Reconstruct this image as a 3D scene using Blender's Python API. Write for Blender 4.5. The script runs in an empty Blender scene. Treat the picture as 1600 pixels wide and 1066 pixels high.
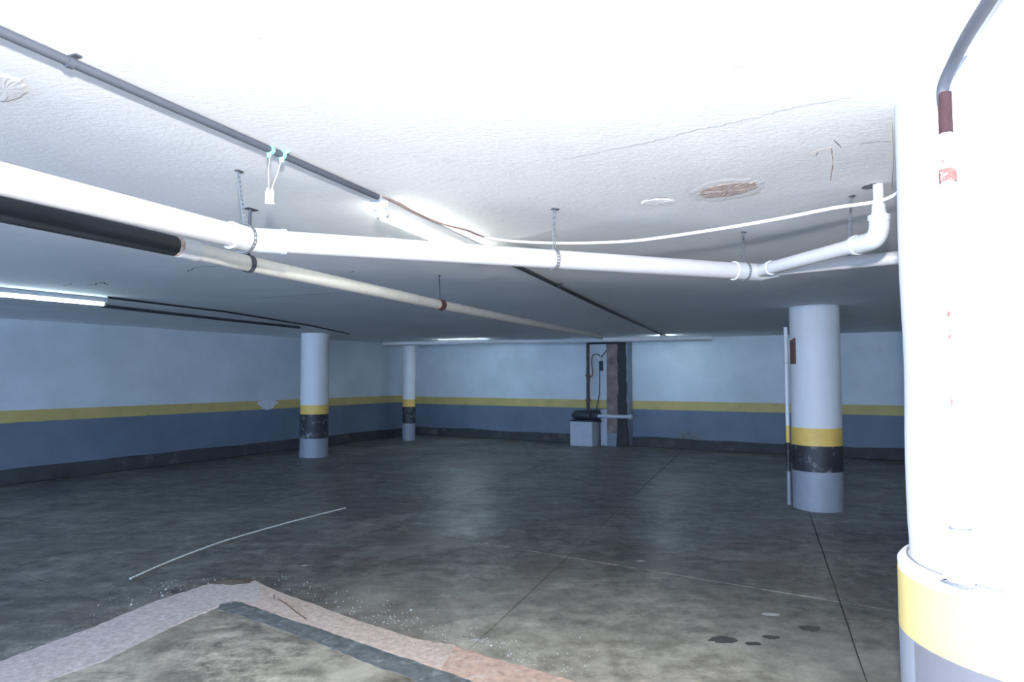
import bpy, math, random
from mathutils import Vector, Matrix, noise as mnoise

random.seed(7)
S = bpy.context.scene
COL = S.collection

# ------------------------------------------------------------------ camera
EYE, CEIL = 1.63, 2.50
FPX = 1040.0
PITCH = math.atan(55 / FPX)
cam = bpy.data.cameras.new('camera'); cam.sensor_width = 36; cam.lens = FPX / 1600 * 36
cam.clip_start = 0.02; cam.clip_end = 200
camo = bpy.data.objects.new('camera', cam); COL.objects.link(camo)
camo.location = (0, 0, EYE); camo.rotation_euler = (math.pi / 2 + PITCH, 0, 0)
S.camera = camo

# ------------------------------------------------------------------ world, flash, exposure
w = bpy.data.worlds.new('world'); S.world = w; w.use_nodes = True
bg = w.node_tree.nodes['Background']
bg.inputs[0].default_value = (0.37, 0.59, 0.95, 1); bg.inputs[1].default_value = 11.5
FLASH = bpy.data.lights.new('camera_flash', 'AREA'); FLASH.shape = 'DISK'; FLASH.size = 0.07
FLASH.energy = 162; FLASH.color = (1.0, 0.985, 0.97)
fo = bpy.data.objects.new('camera_flash', FLASH); COL.objects.link(fo)
fo.location = (0.0, -0.02, EYE + 0.38); fo.rotation_euler = (math.radians(90), 0, 0)
S.view_settings.view_transform = 'Standard'; S.view_settings.look = 'None'
S.view_settings.gamma = 1; S.view_settings.use_curve_mapping = False
S.view_settings.exposure = 0.35
TUBE_POWER = 30.0

# ------------------------------------------------------------------ measuring helper: where a sight line meets a level plane of the garage
def ray(px, py):
    dx = (px - 800) / FPX; dy = (533 - py) / FPX
    return Vector((dx, math.cos(PITCH) - dy * math.sin(PITCH), math.sin(PITCH) + dy * math.cos(PITCH)))
def on_level(px, py, z):
    d = ray(px, py); return Vector((0, 0, EYE)) + d * ((z - EYE) / d.z)
def ceil_pt(px, py, drop=0.0): return on_level(px, py, CEIL - drop)
def floor_pt(px, py, up=0.0): return on_level(px, py, up)

# ------------------------------------------------------------------ materials
MAT = {}
def nodes_of(name):
    m = bpy.data.materials.new(name); m.use_nodes = True; nt = m.node_tree
    b = nt.nodes['Principled BSDF']; MAT[name] = m
    return m, nt, b
def N(nt, t, **kw):
    n = nt.nodes.new(t)
    for k, v in kw.items(): setattr(n, k, v)
    return n
def coords(nt, scale=(1, 1, 1)):
    tc = N(nt, 'ShaderNodeTexCoord'); mp = N(nt, 'ShaderNodeMapping'); mp.inputs['Scale'].default_value = scale
    nt.links.new(tc.outputs['Object'], mp.inputs[0]); return mp.outputs[0]
def noise(nt, vec, scale, detail=4, rough=0.55, dist=0.0):
    n = N(nt, 'ShaderNodeTexNoise'); n.inputs['Scale'].default_value = scale; n.inputs['Detail'].default_value = detail
    n.inputs['Roughness'].default_value = rough; n.inputs['Distortion'].default_value = dist
    nt.links.new(vec, n.inputs['Vector']); return n.outputs['Fac']
def ramp(nt, fac, stops):
    r = N(nt, 'ShaderNodeValToRGB'); e = r.color_ramp.elements
    while len(e) < len(stops): e.new(0.5)
    for el, (p, c) in zip(e, stops):
        el.position = p; el.color = (c[0], c[1], c[2], 1) if not isinstance(c, (int, float)) else (c, c, c, 1)
    nt.links.new(fac, r.inputs[0]); return r.outputs[0]
def mix(nt, fac, a, b, blend='MIX'):
    m = N(nt, 'ShaderNodeMix', data_type='RGBA', blend_type=blend)
    for s, v in ((m.inputs[0], fac), (m.inputs[6], a), (m.inputs[7], b)):
        if isinstance(v, (int, float)): s.default_value = v
        elif isinstance(v, tuple): s.default_value = (v[0], v[1], v[2], 1)
        else: nt.links.new(v, s)
    return m.outputs[2]
def bump(nt, b, h, strength, dist=0.01):
    n = N(nt, 'ShaderNodeBump'); n.inputs['Strength'].default_value = strength; n.inputs['Distance'].default_value = dist
    nt.links.new(h, n.inputs['Height']); nt.links.new(n.outputs[0], b.inputs['Normal'])
def sub(c, k): return tuple(x * k for x in c)

def simple(name, col, rough=0.5, metal=0.0, var=0.12, vscale=9.0, bmp=0.15, bscale=60, spec=0.5, dirt=None, dirt_amt=0.5, dirt_scale=6):
    m, nt, b = nodes_of(name); v = coords(nt)
    c = ramp(nt, noise(nt, v, vscale), [(0.3, sub(col, 1 - var)), (0.7, col)])
    if dirt:
        f = ramp(nt, noise(nt, v, dirt_scale, 6, 0.65), [(0.60 - 0.1 * dirt_amt, 0.0), (0.68, dirt_amt)])
        c = mix(nt, f, c, dirt)
    nt.links.new(c, b.inputs['Base Color'])
    b.inputs['Roughness'].default_value = rough; b.inputs['Metallic'].default_value = metal
    b.inputs['Specular IOR Level'].default_value = spec
    bump(nt, b, noise(nt, v, bscale, 3), bmp, 0.003)
    return m

WHITE = (0.80, 0.82, 0.86)
simple('shaft_paint', (0.68, 0.69, 0.72), 0.6, var=0.06, vscale=5, bmp=0.35, bscale=45)
simple('column_yellow', (0.78, 0.52, 0.13), 0.55, var=0.15, bmp=0.3)
simple('column_yellow_pale', (0.74, 0.58, 0.24), 0.55, var=0.12, bmp=0.3)
simple('column_black', (0.030, 0.034, 0.042), 0.55, var=0.3, bmp=0.3, dirt=(0.35, 0.36, 0.38), dirt_amt=0.55, dirt_scale=9)
simple('column_grey', (0.27, 0.295, 0.35), 0.55, var=0.1, bmp=0.3)
simple('column_dark_grey', (0.165, 0.165, 0.19), 0.6, var=0.15, bmp=0.3)
simple('pvc_white', (0.62, 0.61, 0.625), 0.42, var=0.05, bmp=0.03, dirt=(0.55, 0.53, 0.50), dirt_amt=0.25, dirt_scale=5)
simple('pvc_cream', (0.70, 0.68, 0.64), 0.5, var=0.10, bmp=0.05, dirt=(0.42, 0.36, 0.30), dirt_amt=0.3, dirt_scale=4)
simple('pvc_joint', (0.60, 0.62, 0.64), 0.45, var=0.06, bmp=0.05)
simple('pump_pipe', (0.060, 0.045, 0.050), 0.6, var=0.4, vscale=14, bmp=0.3, dirt=(0.2, 0.11, 0.08), dirt_amt=0.7, dirt_scale=8)
simple('black_pipe', (0.022, 0.028, 0.040), 0.6, var=0.3, vscale=4, bmp=0.1)
simple('rust', (0.17, 0.085, 0.07), 0.8, var=0.5, vscale=40, bmp=0.5)
simple('rust_dark', (0.055, 0.024, 0.030), 0.9, var=0.4, vscale=40, bmp=0.5)
simple('rust_flaky', (0.26, 0.12, 0.11), 0.9, var=0.4, vscale=60, bmp=0.5, dirt=(0.8, 0.8, 0.82), dirt_amt=0.8, dirt_scale=40)
simple('rust_paint', (0.62, 0.45, 0.40), 0.8, var=0.4, vscale=60, bmp=0.5, dirt=(0.82, 0.82, 0.84), dirt_amt=0.9, dirt_scale=30)
simple('grey_conduit', (0.080, 0.092, 0.12), 0.65, var=0.12, vscale=12, bmp=0.05)
simple('dark_conduit', (0.055, 0.058, 0.068), 0.5, var=0.2, bmp=0.05)
simple('galvanised', (0.30, 0.32, 0.35), 0.42, 0.55, var=0.3, vscale=80, bmp=0.1)
simple('dark_strap', (0.06, 0.07, 0.09), 0.6, var=0.2, bmp=0.1)
simple('cable_white', (0.80, 0.79, 0.76), 0.5, var=0.05, bmp=0.02)
simple('cable_brown', (0.30, 0.20, 0.18), 0.6, var=0.3, vscale=40, bmp=0.05)
simple('cable_black', (0.03, 0.03, 0.035), 0.5, bmp=0.02)
simple('fixture_enamel', (0.50, 0.52, 0.55), 0.4, var=0.04, bmp=0.02)
simple('fixture_socket', (0.42, 0.42, 0.44), 0.5, var=0.1, vscale=70, bmp=0.05)
simple('switch_plastic', (0.84, 0.84, 0.85), 0.35, var=0.02, bmp=0.0)
simple('teal_plastic', (0.28, 0.66, 0.62), 0.5, var=0.1, bmp=0.0)
simple('mortar', (0.66, 0.53, 0.45), 0.9, var=0.35, vscale=26, bmp=1.0, bscale=110, dirt=(0.68, 0.64, 0.63), dirt_amt=0.6, dirt_scale=30)
simple('mortar_grey', (0.60, 0.54, 0.52), 0.9, var=0.35, vscale=26, bmp=1.0, bscale=110, dirt=(0.74, 0.70, 0.70), dirt_amt=0.6, dirt_scale=30)
simple('mortar_pink', (0.62, 0.44, 0.35), 0.9, var=0.35, vscale=20, bmp=0.9, bscale=110, dirt=(0.66, 0.58, 0.52), dirt_amt=0.7, dirt_scale=14)
simple('cement_smear', (0.17, 0.19, 0.195), 0.8, var=0.5, vscale=16, bmp=0.6, bscale=70, dirt=(0.40, 0.43, 0.45), dirt_amt=0.6, dirt_scale=11)
simple('sand_pile', (0.13, 0.10, 0.075), 0.95, var=0.4, vscale=60, bmp=1.0, bscale=140)
simple('bare_plaster', (0.58, 0.46, 0.42), 0.9, var=0.25, vscale=55, bmp=1.0, bscale=90, dirt=(0.76, 0.74, 0.75), dirt_amt=0.7, dirt_scale=28)
simple('loose_paint', (0.80, 0.79, 0.80), 0.7, var=0.05, bmp=0.2)
simple('crack_line', (0.22, 0.22, 0.25), 0.9, var=0.3, bmp=0.0)
simple('joint_filler', (0.050, 0.052, 0.056), 0.9, var=0.3, vscale=6, bmp=0.4, dirt=(0.24, 0.21, 0.19), dirt_amt=0.9, dirt_scale=0.9)
simple('rope_white', (0.55, 0.60, 0.60), 0.8, var=0.1, bmp=0.1)
simple('paint_chip', (0.46, 0.48, 0.49), 0.8, var=0.2, bmp=0.1)
simple('oil_spot', (0.095, 0.090, 0.085), 0.5, var=0.3, bmp=0.05)
simple('pump_metal', (0.035, 0.045, 0.060), 0.5, 0.2, var=0.4, vscale=30, bmp=0.2)
simple('pedestal_paint', (0.42, 0.46, 0.54), 0.6, var=0.1, bmp=0.3)
simple('plinth_dark', (0.050, 0.055, 0.062), 0.75, var=0.4, vscale=3, bmp=0.4, dirt=(0.14, 0.13, 0.13), dirt_amt=0.6, dirt_scale=2.5)

# fluorescent tube
m, nt, b = nodes_of('tube_light')
b.inputs['Base Color'].default_value = (0.9, 0.95, 0.95, 1)
b.inputs['Emission Color'].default_value = (0.72, 0.92, 1.0, 1); b.inputs['Emission Strength'].default_value = TUBE_POWER
m, nt, b = nodes_of('tube_light_near')
b.inputs['Base Color'].default_value = (0.9, 0.95, 0.95, 1)
b.inputs['Emission Color'].default_value = (0.97, 1.0, 0.88, 1); b.inputs['Emission Strength'].default_value = 14.0

# ceiling paint: white emulsion on rough concrete, faint grey patches
m, nt, b = nodes_of('ceiling_paint'); v = coords(nt)
c = ramp(nt, noise(nt, v, 0.8, 5, 0.6), [(0.3, (0.80, 0.81, 0.83)), (0.65, (0.88, 0.885, 0.90))])
f = ramp(nt, noise(nt, v, 2.2, 8, 0.7), [(0.62, 0.0), (0.72, 0.35)])
c = mix(nt, f, c, (0.60, 0.56, 0.53))
nt.links.new(c, b.inputs['Base Color']); b.inputs['Roughness'].default_value = 0.75
v2 = coords(nt, (1, 2.2, 1))
h = mix(nt, 0.5, noise(nt, v2, 28, 6, 0.7), noise(nt, v, 5, 3))
bump(nt, b, h, 0.35, 0.02)

# banded wall paint: white above, yellow line, grey-blue dado (paint on the wall, by height)
def wall_mat(name, z_top, z_bot, gap=None):
    m, nt, b = nodes_of(name); v = coords(nt)
    tc = N(nt, 'ShaderNodeTexCoord'); sp = N(nt, 'ShaderNodeSeparateXYZ'); nt.links.new(tc.outputs['Object'], sp.inputs[0])
    n1 = noise(nt, v, 7, 4)
    ad = N(nt, 'ShaderNodeMath', operation='MULTIPLY_ADD'); nt.links.new(n1, ad.inputs[0]); ad.inputs[1].default_value = 0.016
    nt.links.new(sp.outputs['Z'], ad.inputs[2])
    g1 = N(nt, 'ShaderNodeMath', operation='GREATER_THAN'); nt.links.new(ad.outputs[0], g1.inputs[0]); g1.inputs[1].default_value = z_bot + 0.008
    g2 = N(nt, 'ShaderNodeMath', operation='GREATER_THAN'); nt.links.new(ad.outputs[0], g2.inputs[0]); g2.inputs[1].default_value = z_top + 0.008
    white = ramp(nt, noise(nt, v, 0.9, 6, 0.6), [(0.3, (0.44, 0.50, 0.55)), (0.7, (0.58, 0.635, 0.70))])
    blotch = ramp(nt, noise(nt, v, 3.0, 8, 0.7), [(0.58, 0.0), (0.72, 0.30)])
    white = mix(nt, blotch, white, (0.40, 0.44, 0.40))
    yel = ramp(nt, noise(nt, v, 3), [(0.3, (0.40, 0.33, 0.12)), (0.7, (0.52, 0.40, 0.15))])
    dado = ramp(nt, noise(nt, v, 1.3, 6, 0.6), [(0.3, (0.10, 0.135, 0.19)), (0.7, (0.14, 0.18, 0.25))])
    c = mix(nt, g1.outputs[0], dado, yel); c = mix(nt, g2.outputs[0], c, white)
    nt.links.new(c, b.inputs['Base Color']); b.inputs['Roughness'].default_value = 0.6
    bump(nt, b, noise(nt, v, 22, 5, 0.6), 0.25, 0.01)
wall_mat('wall_left_paint', 1.11, 0.925)
wall_mat('wall_back_paint', 1.06, 0.86)
simple('wall_patch', (0.60, 0.65, 0.72), 0.7, var=0.15, bmp=0.3)
simple('pilaster_grey', (0.22, 0.26, 0.33), 0.65, var=0.3, vscale=2, bmp=0.3)
simple('pilaster_stain', (0.26, 0.20, 0.19), 0.8, var=0.55, vscale=3.5, bmp=0.4, dirt=(0.09, 0.07, 0.07), dirt_amt=0.7, dirt_scale=3)
simple('cement_mark', (0.15, 0.16, 0.18), 0.8, var=0.3, bmp=0.3)
simple('damp_black', (0.018, 0.018, 0.022), 0.6, var=0.4, vscale=5, bmp=0.3)

# floor: worn, oily, semi-polished concrete
def slab_mat(name, dark, light, dust_glow=True):
    m, nt, b = nodes_of(name)
    geo = N(nt, 'ShaderNodeNewGeometry'); pos = geo.outputs['Position']
    c = ramp(nt, noise(nt, pos, 0.55, 8, 0.62, 0.4), [(0.30, dark), (0.72, light)])
    st = N(nt, 'ShaderNodeMapping'); st.inputs['Rotation'].default_value = (0, 0, math.radians(55)); st.inputs['Scale'].default_value = (1, 4, 1)
    nt.links.new(pos, st.inputs[0])
    f = ramp(nt, noise(nt, st.outputs[0], 1.6, 8, 0.7, 0.6), [(0.44, 0.0), (0.70, 0.75)])
    c = mix(nt, f, c, sub(light, 1.5))
    f = ramp(nt, noise(nt, pos, 2.3, 9, 0.72), [(0.52, 0.0), (0.66, 0.7)])
    c = mix(nt, f, c, (0.030, 0.031, 0.034))
    mo = ramp(nt, noise(nt, pos, 6.5, 10, 0.78), [(0.38, 0.45), (0.62, 1.6)])
    c = mix(nt, 1.0, c, mo, 'MULTIPLY')
    f = ramp(nt, noise(nt, pos, 17, 8, 0.75), [(0.64, 0.0), (0.72, 0.6)])
    c = mix(nt, f, c, (0.30, 0.31, 0.31))
    f = ramp(nt, noise(nt, pos, 55, 3, 0.6), [(0.70, 0.0), (0.74, 0.8)])
    c = mix(nt, f, c, (0.42, 0.43, 0.43))
    f = ramp(nt, noise(nt, pos, 0.8, 6, 0.6, 1.0), [(0.52, 0.0), (0.66, 0.6)])
    c = mix(nt, f, c, sub(light, 1.7))
    f = ramp(nt, noise(nt, pos, 1.4, 7, 0.68, 0.8), [(0.50, 0.0), (0.62, 0.55)])
    c = mix(nt, f, c, (0.105, 0.082, 0.068))
    if dust_glow:                                       # dusty area round the broken strip, with flash-lit near-floor brightness painted in
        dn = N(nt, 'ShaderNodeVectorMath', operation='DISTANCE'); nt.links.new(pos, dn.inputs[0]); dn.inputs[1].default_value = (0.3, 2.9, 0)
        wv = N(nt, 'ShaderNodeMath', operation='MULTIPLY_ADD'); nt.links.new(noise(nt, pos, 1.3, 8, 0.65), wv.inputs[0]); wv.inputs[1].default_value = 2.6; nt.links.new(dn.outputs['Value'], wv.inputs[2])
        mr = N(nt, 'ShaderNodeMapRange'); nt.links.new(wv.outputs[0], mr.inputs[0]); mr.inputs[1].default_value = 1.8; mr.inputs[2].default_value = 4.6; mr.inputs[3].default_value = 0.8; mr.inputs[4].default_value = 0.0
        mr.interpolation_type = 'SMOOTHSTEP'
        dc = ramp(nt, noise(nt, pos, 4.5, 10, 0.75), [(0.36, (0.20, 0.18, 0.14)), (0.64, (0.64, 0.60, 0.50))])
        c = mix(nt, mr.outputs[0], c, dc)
    nt.links.new(c, b.inputs['Base Color'])
    r = ramp(nt, noise(nt, pos, 1.1, 6, 0.6), [(0.3, 0.30), (0.7, 0.50)])
    nt.links.new(r, b.inputs['Roughness']); b.inputs['Specular IOR Level'].default_value = 0.45
    bump(nt, b, noise(nt, pos, 9, 8, 0.7), 0.18, 0.01)
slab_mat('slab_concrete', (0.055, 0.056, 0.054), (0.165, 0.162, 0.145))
slab_mat('slab_light', (0.20, 0.19, 0.155), (0.35, 0.325, 0.265), False)

# ------------------------------------------------------------------ mesh helpers
class MB:
    def __init__(s): s.v = []; s.f = []; s.sm = []
    def add(s, vs, fs, smooth=False):
        o = len(s.v); s.v += [Vector(p) for p in vs]; s.f += [tuple(i + o for i in f) for f in fs]; s.sm += [smooth] * len(fs); return s
    def box(s, c, sx, sy, sz, M=None, bev=0.0):
        hx, hy, hz = sx / 2, sy / 2, sz / 2; bv = min(bev, hx * .45, hy * .45, hz * .45)
        M = M or Matrix.Identity(3); c = Vector(c)
        if bv <= 0:
            P = [(x, y, z) for z in (-hz, hz) for x, y in ((-hx, -hy), (hx, -hy), (hx, hy), (-hx, hy))]
            F = [(3, 2, 1, 0), (4, 5, 6, 7), (0, 1, 5, 4), (1, 2, 6, 5), (2, 3, 7, 6), (3, 0, 4, 7)]
        else:
            def ringp(x, y, z, b):
                return [(-x + b, -y, z), (x - b, -y, z), (x, -y + b, z), (x, y - b, z), (x - b, y, z), (-x + b, y, z), (-x, y - b, z), (-x, -y + b, z)]
            P = ringp(hx - bv, hy - bv, -hz, bv * .4) + ringp(hx, hy, -hz + bv, bv) + ringp(hx, hy, hz - bv, bv) + ringp(hx - bv, hy - bv, hz, bv * .4)
            F = [tuple(range(7, -1, -1)), tuple(range(24, 32))]
            for k in range(3):
                for i in range(8):
                    j = (i + 1) % 8; F.append((k * 8 + i, k * 8 + j, k * 8 + 8 + j, k * 8 + 8 + i))
        return s.add([c + M @ Vector(p) for p in P], F)
    def lathe(s, c, prof, n=40, axis=(0, 0, 1), cap=True, wob=0.0):
        c = Vector(c); q = Vector((0, 0, 1)).rotation_difference(Vector(axis).normalized()).to_matrix()
        P = []; F = []
        for r, z in prof:
            for i in range(n):
                a = 2 * math.pi * i / n
                rr = r + (wob * (mnoise.noise(Vector((math.cos(a) * 2.3, math.sin(a) * 2.3, z * 2.1))) if wob else 0))
                P.append(c + q @ Vector((rr * math.cos(a), rr * math.sin(a), z)))
        for k in range(len(prof) - 1):
            for i in range(n):
                j = (i + 1) % n; F.append((k * n + i, k * n + j, k * n + n + j, k * n + n + i))
        s.add(P, F, True)
        if cap:
            k = (len(prof) - 1) * n
            s.add([P[i] for i in range(n)], [tuple(range(n - 1, -1, -1))]); s.add([P[k + i] for i in range(n)], [tuple(range(n))])
        return s
    def tube(s, pts, r, n=16, cap=True):
        pts = [Vector(p) for p in pts]; P = []; F = []; up = None
        for i, p in enumerate(pts):
            a = pts[max(i - 1, 0)]; b = pts[min(i + 1, len(pts) - 1)]; t = (b - a).normalized()
            if up is None:
                up = Vector((0, 0, 1)) if abs(t.z) < .9 else Vector((1, 0, 0))
            up = (up - t * up.dot(t)).normalized(); sd = t.cross(up)
            rr = r[i] if isinstance(r, (list, tuple)) else r
            for k in range(n):
                an = 2 * math.pi * k / n; P.append(p + (up * math.cos(an) + sd * math.sin(an)) * rr)
        for i in range(len(pts) - 1):
            for k in range(n):
                j = (k + 1) % n; F.append((i * n + k, i * n + n + k, i * n + n + j, i * n + j))
        s.add(P, F, True)
        if cap:
            e = (len(pts) - 1) * n
            s.add([P[k] for k in range(n)], [tuple(range(n))]); s.add([P[e + k] for k in range(n)], [tuple(range(n - 1, -1, -1))])
        return s
    def plate(s, outline, z0, z1):                # closed outline in plan -> thin slab, chamfered top or bottom
        n = len(outline); P = [(x, y, z0) for x, y in outline] + [(x, y, z1) for x, y in outline]
        F = [tuple(range(n - 1, -1, -1)), tuple(range(n, 2 * n))] + [(i, (i + 1) % n, n + (i + 1) % n, n + i) for i in range(n)]
        return s.add(P, F)
    def build(s, name, mat, parent=None, origin=None):
        me = bpy.data.meshes.new(name); o = bpy.data.objects.new(name, me)
        off = Vector(origin) if origin is not None else (parent.matrix_world.translation.copy() if parent else Vector((0, 0, 0)))
        if parent: off = wloc(parent)
        me.from_pydata([tuple(p - off) for p in s.v], [], s.f); me.update()
        me.polygons.foreach_set('use_smooth', s.sm)
        me.materials.append(MAT[mat]); COL.objects.link(o)
        if parent: o.parent = parent; o.location = (0, 0, 0)
        else: o.location = off
        return o
def wloc(o):
    v = Vector((0, 0, 0))
    while o: v += o.location; o = o.parent
    return v
def thing(name, label, cat, loc=(0, 0, 0), group=None):
    o = bpy.data.objects.new(name, None); o.empty_display_size = 0.1; COL.objects.link(o); o.location = loc
    o['label'] = label; o['category'] = cat
    if group: o['group'] = group
    return o
def tag(o, label, cat, group=None):
    o['label'] = label; o['category'] = cat
    if group: o['group'] = group
    return o
def structure(o): o['kind'] = 'structure'; return o
def rotz(a): return Matrix.Rotation(a, 3, 'Z')
def frame(d, up=(0, 0, 1)):                       # matrix whose local X runs along d
    d = Vector(d).normalized(); y = Vector(up).cross(d).normalized(); z = d.cross(y)
    return Matrix((d, y, z)).transposed()
def bez(pts, n=8):                                # Catmull-Rom through points
    pts = [Vector(p) for p in pts]; out = []
    for i in range(len(pts) - 1):
        a = pts[max(i - 1, 0)]; b = pts[i]; c = pts[i + 1]; d = pts[min(i + 2, len(pts) - 1)]
        for k in range(n):
            t = k / n
            out.append(0.5 * ((2 * b) + (c - a) * t + (2 * a - 5 * b + 4 * c - d) * t * t + (3 * b - a - 3 * c + d) * t ** 3))
    out.append(pts[-1]); return out
def jitter_line(pts, amp, n=10):
    out = []
    for i in range(len(pts) - 1):
        a, b = Vector(pts[i]), Vector(pts[i + 1]); d = (b - a); nrm = Vector((-d.y, d.x, 0)).normalized()
        for k in range(n):
            t = k / n; out.append(a + d * t + nrm * random.uniform(-amp, amp))
    out.append(Vector(pts[-1])); return out

# ------------------------------------------------------------------ room shell
C0 = Vector((-2.71, 18.8, 0))
AU = math.atan(587 / FPX)
U = Vector((math.sin(AU), math.cos(AU), 0)); V = Vector((math.cos(AU), -math.sin(AU), 0))
WV, WU = 15.6, 22.0                                # room extent along back wall and towards the camera
def room(v, u, z=0.0): return C0 + V * v - U * u + Vector((0, 0, z))
MR = Matrix((V, U, Vector((0, 0, 1)))).transposed()
def slab_box(v0, v1, u0, u1, z0, z1):              # u measured from the back wall towards the camera
    mb = MB(); mb.box(room((v0 + v1) / 2, (u0 + u1) / 2, (z0 + z1) / 2), v1 - v0, u1 - u0, z1 - z0, MR); return mb
floor = structure(slab_box(-0.3, WV + 0.3, -0.3, WU, -0.20, -0.010).build('floor', 'joint_filler'))
# ceiling soffit with slight sags, as a grid
def sag(x, y): return 0.0
mb = MB()
mb.box(room(WV / 2, WU / 2, CEIL + 0.125), WV + 0.6, WU + 0.6, 0.25, MR)
ceiling = structure(mb.build('ceiling', 'ceiling_paint'))
wl = structure(slab_box(-0.25, 0, -0.25, WU, -0.010, CEIL).build('wall_left', 'wall_left_paint'))
wb = structure(slab_box(0, WV, -0.25, 0, -0.010, CEIL).build('wall_back', 'wall_back_paint'))
wr = structure(slab_box(WV, WV + 0.25, -0.25, WU, -0.010, CEIL).build('wall_right', 'wall_back_paint'))

# dark cement plinths, wavy top edge, with the drainage groove at their foot
def plinth(name, a, b, nrm, h, th, seed):
    mb = MB(); L = (b - a).length; n = int(L / 0.25); P = []; F = []
    for i in range(n + 1):
        p = a.lerp(b, i / n); hh = h + 0.035 * mnoise.noise(Vector((i * 0.21, seed, 0))) + 0.015 * mnoise.noise(Vector((i * 0.9, seed, 3)))
        P += [p, p + nrm * th, p + nrm * th + Vector((0, 0, hh - 0.012)), p + nrm * (th - 0.010) + Vector((0, 0, hh)), p + Vector((0, 0, hh + 0.002))]
    for i in range(n):
        for k in range(4): F.append((i * 5 + k, i * 5 + 5 + k, i * 5 + 6 + k, i * 5 + k + 1))
    mb.add(P, F); return structure(mb.build(name, 'plinth_dark'))
plinth('baseboard_left', room(0, WU - 0.1), room(0, 0.03), V, 0.225, 0.03, 1.0)
PL0, PL1 = 6.05, 6.98                              # pilaster position along the back wall (set below too)
# pilaster found from sight lines to the wall plane
def on_back(px, z=1.2, off=0.0):
    d = ray(px, 588); q = room(0, off); n = U
    t = (q - Vector((0, 0, 0))).dot(n) / d.dot(n); p = d * t; return (p - C0).dot(V)
def on_left(px):
    d = ray(px, 588); t = C0.dot(V) / d.dot(V); p = d * t; return -(p - C0).dot(U)
pv0 = on_back(948, off=0.30); pv1 = on_back(981, off=0.30); pv2 = on_back(1002, off=0.0)
plinth('baseboard_back', room(0.03, 0), room(pv0 - 0.01, 0), -U, 0.215, 0.03, 2.0)
plinth('baseboard_back', room(pv1 + 0.01, 0), room(WV, 0), -U, 0.215, 0.03, 5.0)

def groove(a, b, nrm):
    mb = MB(); L = (b - a).length; n = int(L / .3); P = []; F = []
    for k in range(n + 1):
        p = a.lerp(b, k / n); w0 = .030; w1 = .085 + .03 * mnoise.noise(Vector((k * .4, 3, 1)))
        P += [p + nrm * w0 + Vector((0, 0, .0022)), p + nrm * w1 + Vector((0, 0, .0022)), p + nrm * (w1 + .004)]
    for k in range(n):
        for j in (0, 1): F.append((k * 3 + j, k * 3 + 1 + j, k * 3 + 4 + j, k * 3 + 3 + j))
    mb.add(P, F); mb.build('gutter_line', 'damp_black', floor)
groove(room(0, WU - 0.1), room(0, 0.1), V); groove(room(0.03, 0), room(pv0 - .01, 0), -U); groove(room(pv1 + .01, 0), room(WV, 0), -U)

# repainted patch over the yellow line on the left wall
u_p = (on_left(410) + on_left(428)) / 2
mb = MB(); o_ = []
for k in range(26):
    a = 2 * math.pi * k / 26; rr = 1 + 0.18 * math.sin(3 * a) + random.uniform(-.07, .07)
    o_.append((math.cos(a) * 0.26 * rr, math.sin(a) * 0.10 * rr))
P = [room(0.0015, u_p + x, 1.03 + y) for x, y in o_] + [room(0.004, u_p + x * .96, 1.03 + y * .96) for x, y in o_]
mb.add(P, [tuple(range(26, 52))] + [(i, (i + 1) % 26, 26 + (i + 1) % 26, 26 + i) for i in range(26)])
mb.build('paint_patch', 'wall_patch', wl)

# ------------------------------------------------------------------ floor slabs, jointed
O = Vector((0.50, 6.10, 0)); A = Vector((math.sin(math.radians(20.6)), math.cos(math.radians(20.6)), 0)) * 2.95
B = Vector((1.87, -1.20, 0))
REC = [room(0.0, 0.0), room(WV, 0.0), room(WV, WU), room(0.0, WU)]
def clip(poly, rect):
    out = poly
    cen = sum(rect, Vector((0, 0, 0))) / 4
    for i in range(4):
        a, b = rect[i], rect[(i + 1) % 4]; n = Vector((-(b - a).y, (b - a).x, 0))
        if (cen - a).dot(n) < 0: n = -n
        inp = out; out = []
        for k in range(len(inp)):
            p, q = inp[k - 1], inp[k]; dp, dq = (p - a).dot(n), (q - a).dot(n)
            if dp >= 0: 
                if not out or (out[-1] - p).length > 1e-6: out.append(p)
            if dp * dq < 0: out.append(p + (q - p) * (dp / (dp - dq)))
        if len(out) < 3: return []
    return out
def area(pl): return abs(sum(pl[i - 1].x * pl[i].y - pl[i].x * pl[i - 1].y for i in range(len(pl)))) / 2
G = 0.0035
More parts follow.
